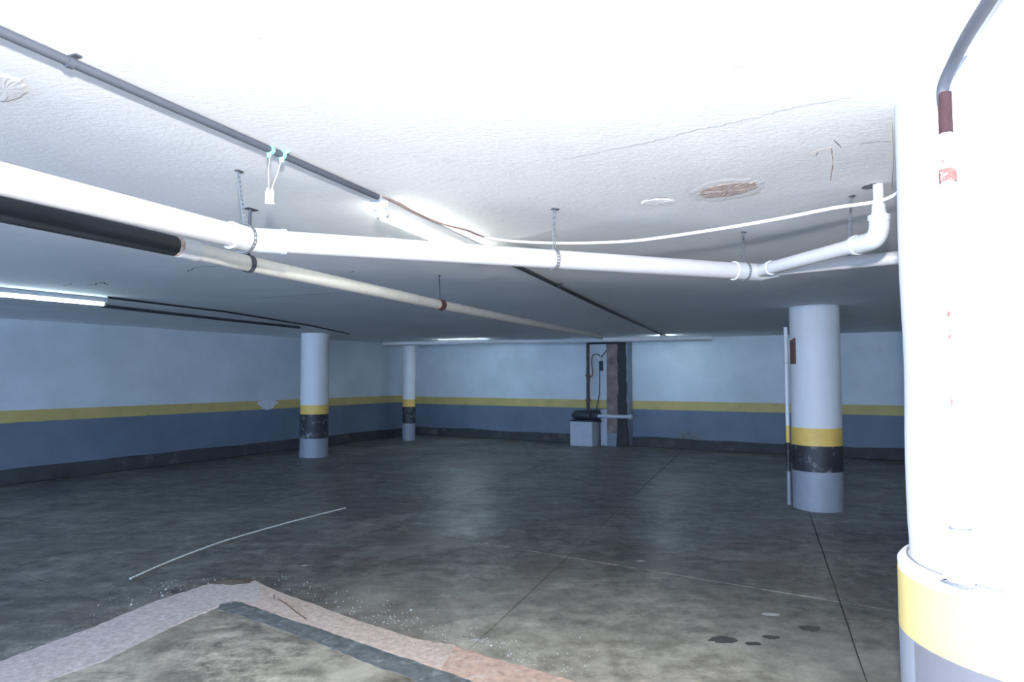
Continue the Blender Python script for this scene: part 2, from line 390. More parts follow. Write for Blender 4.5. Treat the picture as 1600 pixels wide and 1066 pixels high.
for i in range(-9, 9):
    for j in range(-8, 9):
        a = O + A * i + B * j
        ea, eb = A.normalized() * G, B.normalized() * G
        def edge(p, q, amp):
            d = q - p; n = Vector((-d.y, d.x, 0)).normalized()
            return [p + d * (k / 6) + n * (0 if k == 0 else random.uniform(-amp, amp)) for k in range(6)]
        c4 = [a + ea + eb, a + A - ea + eb, a + A + B - ea - eb, a + B + ea - eb]
        poly = []
        for k in range(4): poly += edge(c4[k], c4[(k + 1) % 4], 0.0035)
        poly = clip(poly, REC)
        if len(poly) < 3 or area(poly) < 0.02: continue
        cx = sum(poly, Vector((0, 0, 0))) / len(poly)
        dz = random.uniform(-0.0015, 0.0015)
        n = len(poly); mb = MB()
        ins = [p + (cx - p).normalized() * 0.006 for p in poly]
        P = [(p.x, p.y, -0.012) for p in poly] + [(p.x, p.y, -0.005 + dz) for p in poly] + [(p.x, p.y, dz) for p in ins]
        F = [tuple(range(2 * n, 3 * n))] + [(k, (k + 1) % n, n + (k + 1) % n, n + k) for k in range(n)] + [(n + k, n + (k + 1) % n, 2 * n + (k + 1) % n, 2 * n + k) for k in range(n)]
        if sum((poly[k - 1].x * poly[k].y - poly[k].x * poly[k - 1].y) for k in range(n)) < 0: F = [tuple(reversed(f)) for f in F]
        mb.add(P, F)
        dist = cx.length
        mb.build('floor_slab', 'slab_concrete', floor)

# mortar-filled trench across the floor and the paler pad this side of it
def strip(name, mat, top, bot, z, th=0.008, parent=floor, n=26, amp=0.010):
    def res(pts):
        pts = [floor_pt(*p) for p in pts]; L = [0]
        for i in range(1, len(pts)): L.append(L[-1] + (pts[i] - pts[i - 1]).length)
        out = []
        for k in range(n + 1):
            s = L[-1] * k / n; i = max(j for j in range(len(L)) if L[j] <= s + 1e-9); i = min(i, len(pts) - 2)
            out.append(pts[i].lerp(pts[i + 1], (s - L[i]) / max(L[i + 1] - L[i], 1e-9)))
        return out
    t, b = res(top), res(bot); P = []; F = []
    for k in range(n + 1):
        d = (b[k] - t[k]); dn = d.normalized()
        a0 = t[k] + dn * random.uniform(-amp, amp); b0 = b[k] + dn * random.uniform(-amp, amp)
        for q, zz in ((a0 - dn * .006, 0.0), (a0, z * .8), (a0.lerp(b0, .3), z + random.uniform(-.0006, .0006)), (a0.lerp(b0, .7), z + random.uniform(-.0006, .0006)), (b0, z * .8), (b0 + dn * .006, 0.0)):
            P.append((q.x, q.y, zz))
    for k in range(n):
        for i in range(5): F.append((k * 6 + i, k * 6 + 6 + i, k * 6 + 7 + i, k * 6 + i + 1))
    mb = MB(); mb.add(P, [tuple(reversed(f)) for f in F], False); return mb.build(name, mat, parent)
# pale pad, slightly proud
pad = [(-700, 1320), (60, 1068), (150, 1036), (300, 968), (362, 944), (400, 950), (520, 990), (600, 1019), (680, 1046), (760, 1072), (1150, 1220), (1000, 1500), (-500, 1500)]
pp = [floor_pt(*p) for p in pad]
mb = MB(); n = len(pp)
o_ = [(p.x, p.y) for p in pp]
mb.add([(x, y, -0.004) for x, y in o_] + [(x, y, 0.006) for x, y in o_], [tuple(range(2 * n - 1, n - 1, -1))] + [(i, n + i, n + (i + 1) % n, (i + 1) % n) for i in range(n)])
mb.build('floor_pad', 'slab_light', floor)
strip('mortar_strip', 'mortar_grey', [(-420, 1190), (0, 1036), (150, 980), (240, 942), (330, 913), (405, 911)], [(-420, 1255), (50, 1074), (160, 1036), (300, 966), (368, 938), (405, 945)], 0.010, n=60, amp=0.008)
strip('mortar_strip', 'mortar', [(395, 908), (440, 928), (480, 942), (560, 972), (650, 1000), (712, 1011)], [(364, 938), (440, 964), (500, 984), (600, 1018), (655, 1037), (690, 1046)], 0.009, n=60, amp=0.008)
strip('mortar_strip', 'mortar_pink', [(700, 1008), (790, 1036), (900, 1068), (1050, 1110)], [(655, 1036), (720, 1060), (800, 1090), (960, 1150)], 0.008, n=24)
strip('cement_edge', 'cement_smear', [(345, 944), (368, 940), (440, 965), (500, 985), (600, 1020), (680, 1046), (800, 1091)], [(340, 954), (365, 960), (430, 982), (490, 1004), (590, 1044), (650, 1066), (760, 1112)], 0.009, n=44, amp=0.011)

def blob(name, mat, px, py, rx, ry, h, parent=floor, base=0.0, n=22, seed=0, ang=0.0, rings=3):
    rnd = random.Random(seed); c = floor_pt(px, py); P = [(c.x, c.y, base + h)]; F = []
    rad = [1 + rnd.uniform(-.18, .18) for _ in range(n)]
    for k in range(1, rings + 1):
        t = k / rings
        for i in range(n):
            a = 2 * math.pi * i / n; x = rx * rad[i] * t * math.cos(a); y = ry * rad[i] * t * math.sin(a)
            P.append((c.x + x * math.cos(ang) - y * math.sin(ang), c.y + x * math.sin(ang) + y * math.cos(ang), base + h * (1 - t ** 1.6) * (1 + rnd.uniform(-.15, .15)) + 0.0005))
    F += [(0, 1 + i, 1 + (i + 1) % n) for i in range(n)]
    for k in range(rings - 1):
        for i in range(n):
            j = (i + 1) % n; F.append((1 + k * n + i, 1 + (k + 1) * n + i, 1 + (k + 1) * n + j, 1 + k * n + j))
    mb = MB(); mb.add(P, F, True); return mb.build(name, mat, parent, origin=None if parent else (c.x, c.y, 0))
tag(blob('sand_pile', 'sand_pile', 364, 911, 0.165, 0.075, 0.022, parent=None, base=0.008, seed=3, ang=0.12), 'small heap of dark brown dirt on the bend of the mortar strip', 'dirt')
for k, (x, y, rx, ry) in enumerate([(1130, 1000, .085, .055), (1265, 982, .075, .05), (1205, 996, .055, .035), (1176, 1006, .05, .03)]):
    blob('oil_spot', 'oil_spot', x, y, rx, ry, 0.0012, seed=10 + k)
for k, (x, y, rx) in enumerate([(1203, 960, .065), (745, 1000, .028), (787, 1005, .022), (655, 818, .05), (1001, 877, .05), (476, 884, .03)]):
    blob('paint_chip', 'paint_chip', x, y, rx, rx * .55, 0.004, seed=30 + k, n=9, rings=1)

rc_ = random.Random(21)
mb = MB()
line = [floor_pt(*p) for p in [(60, 1030), (240, 935), (400, 905), (560, 968), (712, 1008), (900, 1062)]]
for k in range(420):
    j = rc_.randrange(len(line) - 1); p = line[j].lerp(line[j + 1], rc_.random()); d = (line[j + 1] - line[j]).normalized()
    off = abs(rc_.gauss(0, .16)) + .01; nrm = Vector((-d.y, d.x, 0)); nrm = nrm if nrm.y > 0 else -nrm
    p = p + nrm * off; r_ = rc_.uniform(.002, .0055) * (2.2 if rc_.random() < .05 else 1); h_ = r_ * .6
    mb.add([(p.x - r_, p.y - r_ * .4, 0), (p.x + r_ * .5, p.y - r_, 0), (p.x + r_, p.y + r_ * .5, 0), (p.x - r_ * .4, p.y + r_, 0), (p.x, p.y, h_ + .001)], [(0, 1, 4), (1, 2, 4), (2, 3, 4), (3, 0, 4)])
o = mb.build('plaster_crumbs', 'paint_chip', floor); o['kind'] = 'stuff'
# broken rust-coloured rod ends showing in the mortar
for pts in ([(435, 936), (450, 946), (462, 956), (478, 967)], [(428, 930), (429, 937)]):
    mb = MB(); mb.tube(bez([floor_pt(x, y, .014) for x, y in pts], 4), .0035, 6); mb.build('rusty_rod', 'rust', floor)

# damp half-round stain and scattered plaster crumbs
# ------------------------------------------------------------------ ceiling cracks and patches (children of the ceiling)
def ceil_ribbon(name, mat, pix, wd, amp=0.006, seg=7, th=0.0015, parent=ceiling):
    pts = jitter_line([ceil_pt(*p) for p in pix], amp, seg); P = []; F = []
    for i, p in enumerate(pts):
        a = pts[max(i - 1, 0)]; b = pts[min(i + 1, len(pts) - 1)]; t = (b - a).normalized(); s_ = Vector((-t.y, t.x, 0))
        ww = wd * (0.35 + random.random()) * (0.3 if i in (0, len(pts) - 1) else 1) / 2
        P += [(p.x + s_.x * ww, p.y + s_.y * ww, CEIL), (p.x, p.y, CEIL - th), (p.x - s_.x * ww, p.y - s_.y * ww, CEIL)]
    for i in range(len(pts) - 1):
        for k in (0, 1): F.append((i * 3 + k, i * 3 + k + 1, i * 3 + k + 4, i * 3 + k + 3))
    mb = MB(); mb.add(P, F); return mb.build(name, mat, parent)
ceil_ribbon('crack', 'crack_line', [(880, 249), (960, 232), (1020, 221), (1080, 205), (1130, 195), (1180, 184), (1240, 168), (1330, 152)], 0.0032, 0.008, 9)
ceil_ribbon('crack', 'crack_line', [(1343, 225), (1370, 221), (1393, 221)], 0.005, 0.003, 5)
ceil_ribbon('crack', 'rust_paint', [(1265, 240), (1280, 234), (1300, 231), (1301, 255), (1298, 283)], 0.005, 0.002, 4)
ceil_ribbon('crack', 'crack_line', [(1268, 245), (1275, 243), (1278, 238)], 0.004, 0.003, 4)
ceil_ribbon('crack', 'crack_line', [(1303, 219), (1315, 231)], 0.004, 0.002, 4)
ceil_ribbon('crack', 'crack_line', [(290, 425), (310, 418), (345, 415)], 0.012, 0.02, 6)
ceil_ribbon('crack', 'rust', [(405, 466), (440, 463), (480, 461), (540, 457)], 0.008, 0.02, 6)
ceil_ribbon('crack', 'rust', [(140, 447), (160, 441), (168, 446)], 0.012, 0.02, 6)
ceil_ribbon('crack', 'crack_line', [(100, 447), (112, 443)], 0.012, 0.01, 5)
ceil_ribbon('crack', 'crack_line', [(545, 426), (555, 424)], 0.018, 0.01, 4)
ceil_ribbon('crack', 'crack_line', [(400, 60), (412, 59)], 0.004, 0.002, 4)
ceil_ribbon('crack', 'crack_line', [(1396, 195), (1394, 300)], 0.003, 0.003, 5)
def ceil_blob(name, mat, cx, cy, hx, hy, drop, seed, parent=ceiling, n=26, tilt=0.0, sh=0.0):
    rnd = random.Random(seed); rim = []
    for i in range(n):
        a = 2 * math.pi * i / n; r = 1 + 0.12 * mnoise.noise(Vector((math.cos(a) * 2.5, math.sin(a) * 2.5, seed))) + 0.06 * rnd.uniform(-1, 1)
        x = hx * math.cos(a) * r; y = hy * math.sin(a) * r - x * tilt
        rim.append(ceil_pt(cx + x, cy + y))
    c = sum(rim, Vector((0, 0, 0))) / n; P = [(c.x, c.y, CEIL - drop)]
    for t, dz in ((0.5, drop), (0.85, drop * .9), (1.0, 0)):
        for p in rim:
            q = c.lerp(p, t); P.append((q.x, q.y, CEIL - dz * (1 + rnd.uniform(-.3, .3))))
    F = [(0, 1 + (i + 1) % n, 1 + i) for i in range(n)]
    for k in range(2):
        for i in range(n):
            j = (i + 1) % n; F.append((1 + k * n + i, 1 + k * n + j, 1 + (k + 1) * n + j, 1 + (k + 1) * n + i))
    mb = MB(); mb.add(P, F, False); return mb.build(name, mat, parent)
ceil_blob('peeling_paint', 'loose_paint', 1138, 296, 60, 17, 0.0025, 4, tilt=0.12, n=54)
ceil_blob('bare_patch', 'bare_plaster', 1137, 296, 50, 11, 0.005, 5, tilt=0.15, n=54)
ceil_blob('peeling_paint', 'ceiling_paint', 1028, 315, 26, 5, 0.005, 6, tilt=0.05)
ceil_ribbon('crack', 'crack_line', [(1010, 313), (1028, 308), (1042, 309)], 0.004, 0.003, 4)
ceil_blob('peeling_paint', 'loose_paint', 8, 138, 34, 22, 0.004, 8)
ceil_blob('pipe_hole', 'crack_line', 1362, 291, 16, 4, 0.002, 9, tilt=0.2)
ceil_blob('peeling_paint', 'loose_paint', 1148, 100, 16, 4, 0.003, 12)

# ------------------------------------------------------------------ columns
def column(loc, r, bands, label, wob=0.004, group='round concrete columns'):
    t = thing('concrete_column', label, 'column', (loc[0], loc[1], 0), group)
    z = CEIL
    for name, mat, z0, z1, lab in bands:
        k = max(2, int((z1 - z0) / 0.12)); prof = [(r, z0 + (z1 - z0) * i / k) for i in range(k + 1)]
        mb = MB(); mb.lathe((loc[0], loc[1], 0), prof, 56, wob=wob)
        o = mb.build(name, mat, t)
        if lab: o['label'] = lab
    return t
def std_bands(y1, y0, b0):
    return [('base_band', 'column_grey', 0.0, b0, 'pale grey painted foot'), ('black_band', 'column_black', b0, y0, 'scuffed black painted band'),
            ('yellow_band', 'column_yellow', y0, y1, 'yellow painted band'), ('shaft', 'shaft_paint', y1, CEIL, None)]
def col_center(px, base_y, r):
    p = floor_pt(px, base_y); d = Vector((p.x, p.y, 0)).normalized(); return (p + d * r).xy
c_right = col_center(1279, 801, 0.29); c_left = col_center(490, 716, 0.28); c_far = col_center(638.5, 689, 0.165)
def zat(c, r, py, px):                             # height where a sight line meets the near face of a column
    d = ray(px, py); D = Vector((c[0], c[1], 0)).length - r; h = math.hypot(d.x, d.y); return EYE + d.z * D / h
YR = [zat(c_right, .29, y, 1279) for y in (670, 698, 739)]
YL = [zat(c_left, .28, y, 490) for y in (633.5, 648, 686)]
YF = [zat(c_far, .165, y, 638.5) for y in (624.5, 636, 662)]
colR = column(c_right, 0.29, std_bands(*YR), 'round white column with yellow and black bands and a rusty plate, right of the sump pump')
colL = column(c_left, 0.28, std_bands(*YL), 'round white banded column nearest the left wall')
colF = column(c_far, 0.165, std_bands(*YF), 'slimmest, farthest round banded column, in front of the room corner')
# big near column with its thicker collared base
CB = (1.555, 1.94); RB = 0.36; RL = 0.392; ZL = 1.075
t = thing('concrete_column', 'large white round column close by at the right edge, on a thick yellow-banded collar', 'column', (CB[0], CB[1], 0), 'round concrete columns')
mb = MB(); mb.lathe((CB[0], CB[1], 0), [(RB + .0, ZL - .01), (RB - .002, ZL + .05)] + [(RB, ZL + .1 + (CEIL - ZL - .1) * i / 14) for i in range(15)], 96, wob=0.008); mb.build('shaft', 'shaft_paint', t)
mb = MB(); mb.lathe((CB[0], CB[1], 0), [(RL - .002, ZL - .035), (RL, ZL - .012), (RL - .010, ZL), (RB - .01, ZL + .004)], 96, wob=0.003)
o = mb.build('collar_lip', 'shaft_paint', t)
mb = MB(); mb.lathe((CB[0], CB[1], 0), [(RL, 0.865), (RL, .93), (RL, ZL - .035)], 96, wob=0.003); mb.build('yellow_band', 'column_yellow_pale', t)['label'] = 'wide yellow painted band'
mb = MB(); mb.lathe((CB[0], CB[1], 0), [(RL - .001, 0.0), (RL - .001, .4), (RL - .001, .865)], 96, wob=0.003); mb.build('base_band', 'column_grey', t)['label'] = 'light grey-blue painted foot'
# dark grey painted field wrapping part of the foot (real shell 2 mm proud)
def ang_on(c, r, px, py, z):
    p = on_level(px, py, z)
    return math.atan2(p.y - c[1], p.x - c[0])
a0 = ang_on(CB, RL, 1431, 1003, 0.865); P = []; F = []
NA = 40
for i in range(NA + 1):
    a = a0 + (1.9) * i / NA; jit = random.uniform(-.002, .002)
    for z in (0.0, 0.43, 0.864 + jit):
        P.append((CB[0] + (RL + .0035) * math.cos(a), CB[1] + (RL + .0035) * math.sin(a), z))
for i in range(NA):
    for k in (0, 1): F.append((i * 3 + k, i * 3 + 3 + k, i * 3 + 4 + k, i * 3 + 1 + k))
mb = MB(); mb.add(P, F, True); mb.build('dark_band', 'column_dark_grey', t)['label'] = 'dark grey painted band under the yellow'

# conduit running down the big column, with its box on the collar
th_c = math.atan2(-0.86, -0.50)
# angle where sight line x=1480 meets the shaft
def shaft_angle(px, r, py=400):
    d = ray(px, py).xy.normalized(); c = Vector(CB); b = d.dot(c); disc = b * b - (c.dot(c) - r * r); s_ = b - math.sqrt(disc); p = d * s_
    return math.atan2(p.y - c.y, p.x - c.x)
ac = shaft_angle(1487, RB + .016, 450)
q = lambda r, z, a=ac: Vector((CB[0] + r * math.cos(a), CB[1] + r * math.sin(a), z))
cz = CEIL - 0.020
up_pts = [ceil_pt(1640, -150, .02), ceil_pt(1545, 2, .02), ceil_pt(1512, 55, .02)]
t = thing('wall_conduit', 'painted and rusting steel conduit bending off the ceiling down the big right column', 'conduit', q(RB + .016, ZL))
bend = bez([up_pts[0], up_pts[1], up_pts[2], Vector((*(ceil_pt(1492, 92, .028).xy), CEIL - .03)), q(RB + .022, CEIL - .07), q(RB + .017, CEIL - .15)], 8)
mb = MB(); mb.tube(bend, 0.0155, 14); mb.build('bend', 'grey_conduit', t)['label'] = 'bare grey steel bend'
mb = MB(); mb.tube([q(RB + .017, CEIL - .085), q(RB + .017, CEIL - .12), q(RB + .017, CEIL - .20)], 0.0170, 14); mb.build('rusty_length', 'rust_dark', t)['label'] = 'dark red rusty length'
mb = MB(); mb.tube([q(RB + .017, CEIL - .20), q(RB + .016, 1.8), q(RB + .016, ZL + .16)], 0.0165, 14); mb.build('painted_length', 'shaft_paint', t)
mb = MB(); mb.tube([q(RB + .016, CEIL - .335), q(RB + .016, CEIL - .30)], 0.021, 14); mb.build('coupling', 'rust_flaky', t)['label'] = 'flaking rusty coupling'
mb = MB(); mb.tube([q(RB + .016, ZL + .15), q(RB + .016, ZL + .165)], 0.026, 14); mb.tube([q(RB + .016, ZL + .10), q(RB + .016, ZL + .15)], 0.021, 14); mb.build('box_collar', 'shaft_paint', t)
Mb = rotz(ac - math.pi / 2)
mb = MB(); mb.box(q(RB + .022, ZL + .055), 0.075, 0.05, 0.105, Mb, 0.012); bx = mb.build('junction_box', 'shaft_paint', t)
mb = MB(); mb.box(q(RB + .048, ZL + .055), 0.060, 0.004, 0.085, Mb, 0.004); mb.tube([q(RB + .049, ZL + .085), q(RB + .054, ZL + .085)], .004, 8); mb.build('cover', 'shaft_paint', bx)
rg = [Vector((CB[0] + (RB + .004) * math.cos(a), CB[1] + (RB + .004) * math.sin(a), ZL + .004 + random.uniform(-.001, .001))) for a in [2 * math.pi * i / 120 for i in range(121)]]
mb = MB(); mb.tube(rg, .0028, 6); mb.build('seam', 'crack_line', [o for o in bpy.data.objects if o.name == 'collar_lip'][0].parent)
nb = Vector((math.cos(ac), math.sin(ac), 0)); tb = Vector((-nb.y, nb.x, 0)); bc = q(RB + .0475, ZL + .0025)
mb = MB(); mb.tube([bc - tb * .040 - nb * .03, bc - tb * .036, bc + tb * .036, bc + tb * .040 - nb * .03], .0026, 6); mb.build('seam', 'crack_line', bx)
mb = MB(); mb.tube([q(RB + .016, ZL + .148), q(RB + .016, ZL + .151)], .0268, 14); mb.build('seam', 'crack_line', bx)
for k, z in enumerate((1.56, 1.74, 1.80, 2.22)):
    mb = MB(); c_ = q(RB + .0335, z); tng = Vector((-math.sin(ac), math.cos(ac), 0))
    n_ = 9; P = [c_ + Vector((math.cos(ac), math.sin(ac), 0)) * .001]
    for i in range(n_):
        a = 2 * math.pi * i / n_; P.append(c_ + tng * (.006 * math.cos(a) * random.uniform(.5, 1.2)) + Vector((0, 0, .018 * math.sin(a) * random.uniform(.5, 1.2))) - Vector((math.cos(ac), math.sin(ac), 0)) * .0022)
    mb.add(P, [(0, 1 + i, 1 + (i + 1) % n_) for i in range(n_)]); mb.build('rust_spot', 'rust_flaky', t)

# thin painted pipe and rusty plate on the middle-right column
dR = Vector((c_right[0], c_right[1], 0)).normalized(); sR = Vector((dR.y, -dR.x, 0))
base = Vector((c_right[0], c_right[1], 0)) - sR * 0.335 + dR * 0.10
t = thing('wall_conduit', 'slim upright conduit strapped to the left side of the rusty-plate column', 'conduit', base)
zb = [0.0, YR[2] - .05, YR[1], YR[0], 2.26]
for k, (nm, mt) in enumerate([('base_length', 'column_grey'), ('black_length', 'column_black'), ('yellow_length', 'column_yellow'), ('white_length', 'shaft_paint')]):
    mb = MB(); mb.tube([base + Vector((0, 0, zb[k])), base + Vector((0, 0, zb[k + 1]))], 0.025, 12)
    mb.build(nm, mt, t)
mb = MB(); mb.box(base + sR * .02 + Vector((0, 0, 1.80)), .10, .07, .006, frame(sR)); mb.build('clip', 'dark_strap', t)
pz = 1.94; pl = Vector((c_right[0], c_right[1], pz)) - sR * 0.247 - dR * 0.175
nn = (pl - Vector((c_right[0], c_right[1], pz))).normalized()
t = thing('metal_plate', 'rusty brown box plate high on the left side of the right banded column', 'plate', pl)
mb = MB(); mb.box(pl, .085, .035, .32, rotz(math.atan2(nn.y, nn.x) - math.pi / 2), .006); mb.build('plate', 'rust', t)
mb = MB()
mb.box(pl + nn * .006 + Vector((0, 0, .0)) - Vector((-nn.y, nn.x, 0)) * .048, .012, .04, .33, rotz(math.atan2(nn.y, nn.x) - math.pi / 2)); mb.box(pl + nn * .02 + Vector((0, 0, .15)), .05, .008, .02, rotz(math.atan2(nn.y, nn.x) - math.pi / 2))
mb.build('rim', 'pvc_joint', t)['label'] = 'pale painted rim'

# ------------------------------------------------------------------ suspended drain pipes
def vol(px, py, depth):                            # point on a sight line at a given distance ahead (the distance comes from the ceiling hanger above it)
    d = ray(px, py); return Vector((0, 0, EYE)) + d * depth
R1 = 0.049
def along(a, b, t_): return a.lerp(b, t_)
mA = vol(0, 279, 1.92); mC = vol(392, 375, 2.86); mE = vol(1176, 425, 4.03)
dirA = (mC - mA).normalized(); mA0 = mA - dirA * 2.6
dirE = (mE - mC).normalized()
t1 = thing('drain_pipe', 'large white drainpipe slung across the near ceiling, bent at its left hanger', 'pipe', mC)
def obj_tube(name, mat, pts, r, parent, n=28):
    mb = MB(); mb.tube(pts, r, n); return mb.build(name, mat, parent)
obj_tube('pipe_length', 'pvc_white', [mA0, mA, mC], R1, t1)
obj_tube('pipe_length', 'pvc_white', [mC, mE], R1, t1)
obj_tube('elbow', 'pvc_joint', [mC - dirA * .10, mC - dirA * .03, mC + (dirE - dirA) * .005, mC + dirE * .03, mC + dirE * .13], R1 + .005, t1)
obj_tube('collar', 'pvc_joint', [mC + dirE * .12, mC + dirE * .145], R1 + .008, t1)
obj_tube('collar', 'pvc_joint', [mC - dirA * .12, mC - dirA * .10], R1 + .008, t1)
# seam coupling near the right end
obj_tube('coupling', 'pvc_joint', [mE - dirE * .14, mE + dirE * .07], R1 + .004, t1)
obj_tube('collar', 'pvc_joint', [mE - dirE * .15, mE - dirE * .135], R1 + .008, t1)
# branches
bU0 = vol(1184, 424, 4.02); bU1 = vol(1327, 386, 3.22); bU2 = vol(1358, 378, 3.06)
bL1 = vol(1400, 403, 3.62); dL = (bL1 - mE).normalized(); bL2 = bL1 + dL * 0.9
dU = (bU2 - bU0).normalized()
obj_tube('junction', 'pvc_joint', [mE + dirE * .02, mE + dirE * .06 + dL * .02, mE + dirE * .05 + dL * .12], [R1 + .004, R1, .040], t1)
obj_tube('branch', 'pvc_white', [bU0, bU2], 0.0355, t1)
obj_tube('collar', 'pvc_joint', [bU0 + dU * .13, bU0 + dU * .15], .042, t1)
obj_tube('branch', 'pvc_white', [mE + dL * .03, bL2], 0.036, t1)
rt = ceil_pt(1372, 288); rb = Vector((rt.x, rt.y, bU2.z + .05))
el = bez([bU2 - dU * .09, bU2, bU2 + dU * .045 + Vector((0, 0, .012)), Vector((rt.x, rt.y, bU2.z + .055)), Vector((rt.x, rt.y, bU2.z + .10))], 6)
obj_tube('elbow', 'pvc_joint', el, .043, t1)
obj_tube('collar', 'pvc_joint', [bU2 - dU * .10, bU2 - dU * .08], .047, t1)
obj_tube('collar', 'pvc_joint', [(rt.x, rt.y, bU2.z + .085), (rt.x, rt.y, bU2.z + .11)], .047, t1)
obj_tube('reducer', 'pvc_joint', [(rt.x, rt.y, bU2.z + .11), (rt.x, rt.y, bU2.z + .13), (rt.x, rt.y, bU2.z + .16)], [.034, .030, .028], t1)
obj_tube('riser', 'pvc_white', [(rt.x, rt.y, bU2.z + .10), (rt.x, rt.y, CEIL - .001)], .0225, t1)

# second, lower drain pipe: black, then pale
R2 = 0.041
dir2 = Vector((1, 0, 0)); n0 = vol(0, 326, 2.29); n1 = vol(270, 384, 3.06); n2 = vol(388, 412, 3.47); n3 = vol(686, 476, 5.76); n4 = vol(870, 512.5, 9.2); n5 = vol(940, 526, 11.9)
n00 = n0 + (n0 - n1).normalized() * 1.8
t2 = thing('drain_pipe', 'half black, half off-white drainpipe running away below the big white one', 'pipe', n2)
obj_tube('black_length', 'black_pipe', [n00, n0, n1], R2 + .006, t2)['label'] = 'black pipe length'
d1 = (n2 - n1).normalized()
obj_tube('sealed_joint', 'rust_paint', [n1 - d1 * .005, n1 + d1 * .03], [R2 + .005, R2 + .004], t2)['label'] = 'flaking pink-brown joint'
obj_tube('coupling', 'pvc_joint', [n1 + d1 * .03, n1 + d1 * .13], R2 + .007, t2)
obj_tube('pipe_length', 'pvc_cream', [n1 + d1 * .12, n2, n3], R2, t2)
d3 = (n4 - n3).normalized()
obj_tube('rusty_joint', 'rust', [n3 - d3 * .03, n3 + d3 * .06], R2 + .006, t2)['label'] = 'rusty brown joint'
obj_tube('pipe_length', 'pvc_cream', [n3, n4, n5], R2, t2)

# back cross pipe near the ceiling
g0 = vol(600, 530.5, 16.1); g1 = vol(1112, 524.5, 13.55); 
t3 = thing('drain_pipe', 'white pipe crossing under the ceiling close to the back wall', 'pipe', g0)
g0.z = 2.412; g1.z = 2.412
gm = g0.lerp(g1, .62); gd = (g1 - g0).normalized()
obj_tube('pipe_length', 'pvc_white', [g0, gm], .046, t3, 16); obj_tube('pipe_length', 'pvc_white', [gm, g1], .056, t3, 16)
obj_tube('coupling', 'pvc_joint', [gm - gd * .12, gm + gd * .12], .066, t3, 16)
obj_tube('coupling', 'pvc_joint', [g0.lerp(g1, .25) - gd * .06, g0.lerp(g1, .25) + gd * .06], .054, t3, 16)

# perforated hanger straps
def ladder(mb, pts, wd, side, th=0.0015, rung=0.011):
    pts = [Vector(p) for p in pts]; side = Vector(side).normalized()
    for sg in (-1, 1):
        P = []; F = []
        for i, p in enumerate(pts):
            a = pts[max(i - 1, 0)]; b = pts[min(i + 1, len(pts) - 1)]; nn = (b - a).normalized().cross(side).normalized() * th
            c_ = p + side * sg * wd * .39; P += [c_ - side * wd * .11 - nn, c_ + side * wd * .11 - nn, c_ + side * wd * .11 + nn, c_ - side * wd * .11 + nn]
        for i in range(len(pts) - 1):
            for k in range(4): F.append((i * 4 + k, i * 4 + (k + 1) % 4, i * 4 + 4 + (k + 1) % 4, i * 4 + 4 + k))
        mb.add(P, F)
    for i in range(len(pts) - 1):
        a, b = pts[i], pts[i + 1]; L = (b - a).length; n = max(1, round(L / (rung * 1.7)))
        for k in range(n):
            c_ = a.lerp(b, (k + .5) / n); mb.box(c_, L / n * .45, wd * .6, th * 2, Matrix(((b - a).normalized(), side, (b - a).normalized().cross(side))).transposed())
def hanger(label, top, pc, pdir, r, wd=0.014, mat='galvanised', perforated=True, tilt=True):
    pdir = Vector((pdir.x, pdir.y, 0)).normalized()
    t = thing('pipe_hanger', label, 'hanger', top, 'pipe hangers fixed to the ceiling')
    sd = Vector((-pdir.y, pdir.x, 0))               # across the pipe
    rr = r + .004
    loop = [pc + (Vector((0, 0, 1)) * math.cos(a) + sd * math.sin(a)) * rr for a in [2 * math.pi * k / 20 for k in range(21)]]
    mb = MB()
    if perforated: ladder(mb, loop, wd, pdir)
    else:
        P = []
        for p in loop: P += [p - pdir * wd / 2, p + pdir * wd / 2]
        mb.add(P, [(2 * i, 2 * i + 2, 2 * i + 3, 2 * i + 1) for i in range(20)], True)
    mb.build('loop', mat, t)
    topl = pc + Vector((0, 0, rr)); mb = MB()
    if perforated: ladder(mb, [top, top.lerp(topl, .5), topl], wd, pdir)
    else: mb.tube([top, topl], wd * .28, 8)
    mb.build('strap', mat, t)
    mb = MB(); mb.box(top + Vector((0, 0, -.003)) + pdir * .006, wd * 2.2, wd * 1.2, .004, frame(pdir)); mb.tube([top + pdir * .008, top + pdir * .008 - Vector((0, 0, .010))], .005, 6)
    mb.build('fixing', 'dark_strap', t)
    return t
pc = along(mA, mC, 0.975); hanger('perforated hanger strap at the left bend of the big white pipe', ceil_pt(372, 266), vol(382, 373, 2.83), dirA, R1 + .008, .016)
hanger('perforated hanger strap halfway along the big white pipe', ceil_pt(866, 326), vol(866, 406, 3.455), dirE, R1, .018)
hanger('hanger strap at the right junction of the big white pipe', ceil_pt(1161, 362), mE - dirE * .07, dirE, R1 + .005, .015)
hanger('short double hanger strap beside the white upright elbow', ceil_pt(1330, 306), bU1, dU, .0365, .014)
hanger('dark strap around the off-white pipe just below the left bend', ceil_pt(391, 326), n2, d1, R2 + .001, .030, 'dark_strap', False)
hanger('thin wire hanger at the rusty joint of the off-white pipe', ceil_pt(686, 430), n3 + d3 * .02, d3, R2 + .008, .014, 'dark_strap', False)

